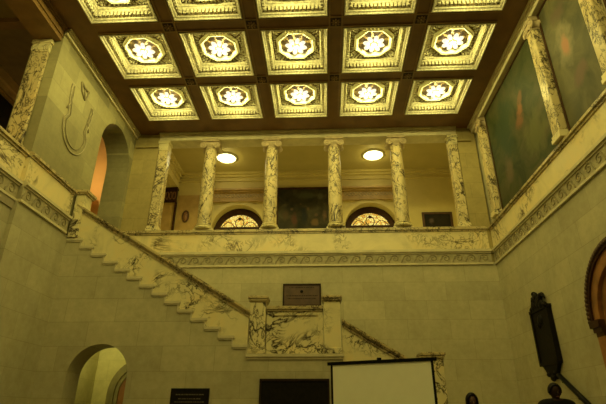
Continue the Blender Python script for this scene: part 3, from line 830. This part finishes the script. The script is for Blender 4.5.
# ------------------------------------------------------------------ bronze tablets, plaque, sign
t = thing('wall_tablet', 'tall black bronze tablet with pointed foot and crest on the mural-side wall', 'tablet', (HX, 10.9, 2))
m = MB().prism([(10.36, 3.42), (11.2, 3.44), (11.22, 2.3), (11.0, 2.1), (10.84, 1.95), (10.68, 1.96), (10.54, 2.1), (10.4, 2.26)], HX - .09, HX - .002, fy)
bo = m.build('body', M['bronze'], t, bevel=.01)
m = MB()
for a0, a1, b0, b1 in ((10.34, 10.41, 2.28, 3.44), (11.17, 11.24, 2.28, 3.44), (10.32, 11.26, 3.4, 3.47), (10.36, 11.24, 2.25, 2.32)): m.box(HX - .115, HX - .002, a0, a1, b0, b1)
m.build('border', M['bronze'], bo)
m = MB()
for (y, z, r) in ((10.72, 3.56, .17), (10.6, 3.5, .11), (10.98, 3.54, .13), (10.82, 3.72, .11), (10.88, 3.8, .06), (10.8, 3.2, .12), (10.88, 3.1, .08), (10.45, 3.48, .06), (11.12, 3.48, .08)): m.ball((HX - .08, y, z), (.06, r, r), 10, 6)
for s in (-1, 1): m.tube([(HX - .08, 10.74 + s * (.1 + .05 * k), 3.6 + .12 * sin(k / 5 * pi)) for k in range(6)], [.05, .06, .055, .045, .03, .02], 6)
m.build('crest', M['bronze'], t, smooth=True)
m = MB()
for (y, z, r) in ((10.76, 1.98, .07), (10.63, 2.07, .05), (10.92, 2.06, .05)): m.ball((HX - .08, y, z), (.06, r, r), 8, 5)
m.build('foot_ornament', M['bronze'], t, smooth=True)
t = thing('bronze_plaque', 'reddish brown bronze plaque on the stone wall above the stair landing', 'plaque', (0, YB, 4.03))
MB().box(-.51, .52, YB - .04, YB - .002, 4.03, 4.63).build('plate', M['bronze_brown'], t)
m = MB()
for b in ((-.53, .54, 4.6, 4.65), (-.53, .54, 4.01, 4.05), (-.53, -.49, 4.05, 4.6), (.5, .54, 4.05, 4.6)): m.box(b[0], b[1], YB - .055, YB - .002, b[2], b[3])
m.build('border', M['bronze_edge'], t)
m = MB().ball((.0, YB - .045, 4.43), (.045, .012, .045), 10, 5)
m.build('seal', M['black'], t)
def lettering(x0, x1, zs_, y, h, parent, seed, mat):
    rr = random.Random(seed)
    for z, mrg in zs_:
        x = x0 + mrg; m = MB().box(x0 + mrg, x1 - mrg, y - .002, y, z, z + h * .15)
        while x < x1 - mrg:
            w = rr.uniform(.012, .05); m.box(x, min(x + w, x1 - mrg), y - .004, y, z, z + h); x += w + rr.uniform(.008, .022)
        m.build('text_line', mat, parent)
lettering(-.45, .46, [(4.53, .1), (4.3, .02), (4.22, .06)], YB - .04, .02, t, 3, M['bronze_edge'])
t = thing('dark_sign', 'small black lettered tablet on the stone wall, left of the wide dark tablet', 'sign', (-2.17, YS, .8))
MB().box(-2.57, -1.77, YS - .035, YS - .002, .75, 1.75).build('plate', M['bronze'], t)
lettering(-2.5, -1.84, [(1.62, .04), (1.54, .1), (1.48, .02), (1.4, .08), (1.3, .03), (1.2, .05)], YS - .035, .022, t, 5, M['letter'])
t = thing('bronze_tablet', 'wide blackish brown bronze tablet on the wall directly below the stair landing', 'tablet', (0, YS, .6))
MB().box(-.7, .67, YS - .03, YS - .002, .6, 1.9).build('plate', M['bronze'], t)
m = MB()
for b in ((-.735, .705, 1.89, 1.935), (-.735, .705, .56, .6), (-.735, -.7, .6, 1.89), (.67, .705, .6, 1.89)): m.box(b[0], b[1], YS - .05, YS - .002, b[2], b[3])
m.build('border', M['bronze_edge'], t)
# wall handrail
t = thing('wall_handrail', 'dark metal handrail sloping down the wall below the black tablet', 'handrail', (HX, 9.5, 0))
yA, zA, yB_, zB_ = 10.43, 2.02, 9.25, 1.27
MB().tube([(5.42, yA, zA), (5.42, yB_, zB_)], .05, 10).build('rail', M['black'], t, smooth=True)
for q in (.06, .5, .92):
    y, z = yA + (yB_ - yA) * q, zA + (zB_ - zA) * q
    MB().tube([(5.42, y, z), (5.44, y, z - .1), (HX - .002, y, z - .12)], .022, 8).ball((HX - .02, y, z - .12), (.018, .05, .05), 8, 5).build('bracket', M['black'], t, smooth=True)

# ------------------------------------------------------------------ projection screen
A = Vector((.70, 7.70, 0)); B = Vector((2.17, 7.06, 0)); dx = (B - A); W = dx.length; dx.normalize(); nrm = Vector((dx.y, -dx.x, 0))
def fs(a, b, d): p = A + dx * a + nrm * d; return (p.x, p.y, b)
cen = (A + B) / 2
t = thing('projection_screen', 'white portable projection screen with black edges in front of the stair', 'projection screen', (cen.x, cen.y, 0))
ZT = 1.975
MB().prism([(.045, .72), (W - .045, .72), (W - .045, ZT - .02), (.045, ZT - .02)], -.004, .004, fs).build('fabric', M['screen'], t)
m = MB()
for a0, a1, b0, b1 in ((0.01, .045, .7, ZT), (W - .045, W - .01, .7, ZT), (.01, W - .01, .68, .72)): m.prism([(a0, b0), (a1, b0), (a1, b1), (a0, b1)], -.005, .005, fs)
m.build('black_border', M['black'], t)
MB().prism([(-.04, ZT - .03), (W + .04, ZT - .03), (W + .04, ZT + .018), (-.04, ZT + .018)], -.018, .018, fs).build('top_bar', M['black'], t)
MB().tube([fs(-.02, .66, 0), fs(W + .02, .66, 0)], .045, 10).build('roller_case', M['black'], t)
MB().tube([fs(W / 2, .25, -.06), fs(W / 2, ZT + .01, -.06)], .016, 8).box(*sorted((cen.x - .03, cen.x + .03)), cen.y + .0, cen.y + .09, ZT + .0, ZT + .05).build('pole', M['black'], t)
for a in (0, 2 * pi / 3, 4 * pi / 3):
    c0_ = Vector(fs(W / 2, .45, -.06))
    MB().tube([c0_, c0_ + Vector((.5 * cos(a + .4), .5 * sin(a + .4), -.44))], .012, 8).build('leg', M['black'], t)

# ------------------------------------------------------------------ people
def skin_mesh(joints, edges, root=0, sub=2):
    me = bpy.data.meshes.new('tmp'); me.from_pydata([j[0] for j in joints], edges, [])
    ob = bpy.data.objects.new('tmp', me); COL.objects.link(ob)
    sk = ob.modifiers.new('s', 'SKIN'); sk.use_smooth_shade = True; sk.branch_smoothing = .3
    for i, j in enumerate(joints):
        r = j[1]; me.skin_vertices[0].data[i].radius = r if isinstance(r, tuple) else (r, r)
        me.skin_vertices[0].data[i].use_root = (i == root)
    s = ob.modifiers.new('ss', 'SUBSURF'); s.levels = sub; s.render_levels = sub
    dg = bpy.context.evaluated_depsgraph_get(); dg.update()
    ev = ob.evaluated_get(dg); m2 = ev.to_mesh()
    v = [tuple(x.co) for x in m2.vertices]; f = [tuple(p.vertices) for p in m2.polygons]
    ev.to_mesh_clear(); bpy.data.objects.remove(ob); bpy.data.meshes.remove(me)
    return v, f
def addto(mb, vf):
    n = len(mb.v); mb.v += vf[0]; mb.f += [tuple(i + n for i in q) for q in vf[1]]
def head(mb, hx, hy, hz, H, w):
    """hz = chin height, H = head height, facing -y"""
    n, mm_ = 20, 14; b0 = len(mb.v)
    for j in range(mm_ + 1):
        t = j / mm_; z = hz + H * (1 - cos(pi * t)) / 2
        k = sin(pi * t) ** .75 if 0 < t < 1 else .001
        tz = (z - hz) / H
        wx = w / 2 * k * (.8 + .2 * min(1, tz * 2)); wy = w * .62 * k * (.86 + .14 * min(1, tz * 1.6))
        for i in range(n):
            a = 2 * pi * i / n
            mb.v.append((hx + wx * cos(a), hy + wy * sin(a) + (.01 if sin(a) < 0 and tz < .4 else 0), z))
    for j in range(mm_):
        for i in range(n):
            i2 = (i + 1) % n; mb.f.append((b0 + j * n + i, b0 + j * n + i2, b0 + (j + 1) * n + i2, b0 + (j + 1) * n + i))
    fy_ = hy - w * .6
    mb.tube([(hx, fy_ + .012, hz + H * .54), (hx, fy_ - .008, hz + H * .42), (hx, fy_ - .022, hz + H * .34), (hx, fy_ + .01, hz + H * .31)], [.008, .011, .017, .01], 8)
    for s in (-1, 1):
        mb.ball((hx + s * w * .5, hy + .005, hz + H * .44), (.012, .022, .034), 8, 6)
        mb.tube([(hx + s * .015, fy_ + .016, hz + H * .57), (hx + s * .05, fy_ + .026, hz + H * .575)], .007, 6)
def person(name, label, hx, hy, top, skin, cloth, lower, man):
    t = thing(name, label, 'person', (hx, hy, 0))
    S = top / 1.75; H = .235 * S * (1.0); w = (.155 if man else .142) * S; chin = top - H - (.0 if man else .012)
    sh = (.225 if man else .17) * S
    z = lambda k: k * S
    J = [((hx, hy, z(.95)), (.15 * S, .11 * S)), ((hx, hy, z(1.15)), (.14 * S, .1 * S)), ((hx, hy, z(1.34)), (.17 * S, .115 * S)), ((hx, hy, z(1.475)), (.12 * S, .09 * S)), ((hx, hy, z(1.52)), (.065 * S, .065 * S)), ((hx, hy, chin + .06), (.055 * S, .055 * S))]
    E_ = [(0, 1), (1, 2), (2, 3), (3, 4), (4, 5)]
    def limb(p0, pts):
        i0 = p0
        for p, r in pts:
            J.append((p, r)); E_.append((i0, len(J) - 1)); i0 = len(J) - 1
        return i0
    hands = []
    for s in (-1, 1):
        limb(0, [((hx + s * .1 * S, hy, z(.86)), .085 * S), ((hx + s * .11 * S, hy - .01, z(.48)), .058 * S), ((hx + s * .115 * S, hy + .02, z(.09)), .042 * S), ((hx + s * .125 * S, hy - .12, z(.035)), .036 * S)])
        limb(3, [((hx + s * sh, hy, z(1.455)), .075 * S), ((hx + s * (sh + .06), hy + .03, z(1.12)), .045 * S), ((hx + s * (sh + .05), hy - .09, z(.88)), .032 * S), ((hx + s * (sh + .045), hy - .12, z(.81)), .036 * S)])
        hands.append((hx + s * (sh + .045), hy - .125, z(.80), s))
    body = MB(); addto(body, skin_mesh(J, E_))
    head(body, hx, hy - .015, chin, H, w)
    for (x, y, zz, s) in hands:
        for k, ln in enumerate((.065, .078, .074, .058)):
            ox = (k - 1.5) * .019
            body.tube([(x + s * -.005, y + ox, zz), (x, y + ox * 1.1 - .005, zz - ln * .5), (x - s * .012, y + ox * 1.1 - .012, zz - ln * .95 - .01)], [.0095, .0088, .007], 7)
        body.tube([(x - s * .012, y - .03, zz + .02), (x - s * .03, y - .055, zz - .01), (x - s * .03, y - .06, zz - .04)], [.011, .01, .0075], 7)
    bo = body.build('body', M[skin], t, smooth=True)
    # eyes and mouth
    fy_ = hy - .015 - w * .58
    e = MB()
    for s in (-1, 1): e.ball((hx + s * .032, fy_ + .022, chin + H * .5), (.014, .009, .008), 10, 6)
    e.build('eye', M['eye'], t, smooth=True)
    MB().tube([(hx - .024, fy_ + .018, chin + H * .2), (hx, fy_ + .006, chin + H * .205), (hx + .024, fy_ + .018, chin + H * .2)], [.004, .008, .004], 7).build('mouth', M['lip'], t, smooth=True)
    # clothes: the same skeleton, a little thicker
    g = .014 * S
    JT = [((p[0], p[1], p[2]), tuple(q + g for q in r) if isinstance(r, tuple) else r + g) for p, r in J]
    up = [0, 1, 2, 3] + [10, 11, 12] + [18, 19, 20]
    idx = {}
    def sub(keep, zmin=None):
        mp = {k: i for i, k in enumerate(keep)}
        return [JT[k] for k in keep], [(mp[a], mp[b]) for a, b in E_ if a in mp and b in mp]
    jj, ee = sub(up); c = MB(); addto(c, skin_mesh(jj, ee)); c.build('jacket' if man else 'blouse', M[cloth], t, smooth=True)
    lo = [0, 6, 7, 8, 14, 15, 16]
    jj, ee = sub(lo); c = MB(); addto(c, skin_mesh(jj, ee)); c.build('trousers', M[lower], t, smooth=True)
    # hair
    hcy = hy - .015; h = MB(); n, m_ = 24, 8; hc = chin + H * .55
    ex, ey, ez = w / 2 * (1.1 if man else 1.3), w * .62 * (1.08 if man else 1.18), (top + .004 - hc)
    xr = 0 if man else 5
    for j in range(m_ + 1 + xr):
        for i in range(n):
            a = 2 * pi * i / n; back = sin(a)
            pm_ = radians(50) if back < -.8 else (radians(50) + (radians(105) - radians(50)) * min(1, (back + .8) / .5))
            if not man: pm_ = radians(42) if back < -.88 else (radians(42) + radians(58) * min(1, (back + .88) / .35))
            ph = max(.02, pm_ * min(j, m_) / m_)
            x, y, zz = hx + ex * sin(ph) * cos(a), hcy + ey * sin(ph) * back, hc + ez * cos(ph)
            if j > m_ and back > -.6: zz -= (j - m_) * .055; x = hx + (x - hx) * (1 + .02 * (j - m_))
            h.v.append((x, y, zz))
    for j in range(m_ + xr):
        for i in range(n):
            i2 = (i + 1) % n; h.f.append((j * n + i, j * n + i2, (j + 1) * n + i2, (j + 1) * n + i))
    ho = h.build('hair', M['hair'], t, smooth=True)
    so = ho.modifiers.new('thick', 'SOLIDIFY'); so.thickness = .012; so.offset = -1
    # shoes
    for s in (-1, 1):
        MB().ball((hx + s * .125 * S, hy - .06, .045), (.055, .15, .045), 12, 6).build('shoe', M['suit'], t, smooth=True)
    return t
person('person', 'man with short dark hair in a black jacket below the black wall tablet', 3.98, 7.55, 1.67, 'skin_dark', 'suit', 'suit', True)
person('person', 'woman with long dark centre-parted hair, standing between the screen and the man', 2.82, 7.75, 1.545, 'skin_mid', 'dress', 'dress', False)

# ------------------------------------------------------------------ world and camera
w = bpy.data.worlds.new('World'); SC.world = w; w.use_nodes = True
bg = w.node_tree.nodes.get('Background')
bg.inputs[0].default_value = (1, .8, .32, 1); bg.inputs[1].default_value = .02
cam = bpy.data.cameras.new('Camera'); co = bpy.data.objects.new('Camera', cam); COL.objects.link(co)
cam.sensor_width = 36; cam.lens = 466.7269 / 606 * 36; cam.clip_start = .05
pit, yaw, rol = .4334, -.0457, -.0032
mt = Matrix.Rotation(-yaw, 4, 'Z') @ Matrix.Rotation(pi / 2 + pit, 4, 'X') @ Matrix.Rotation(-rol, 4, 'Z')
mt.translation = (.62, 0, 1.2); co.matrix_world = mt
SC.camera = co
SC.view_settings.view_transform = 'Standard'
SC.view_settings.exposure = 0
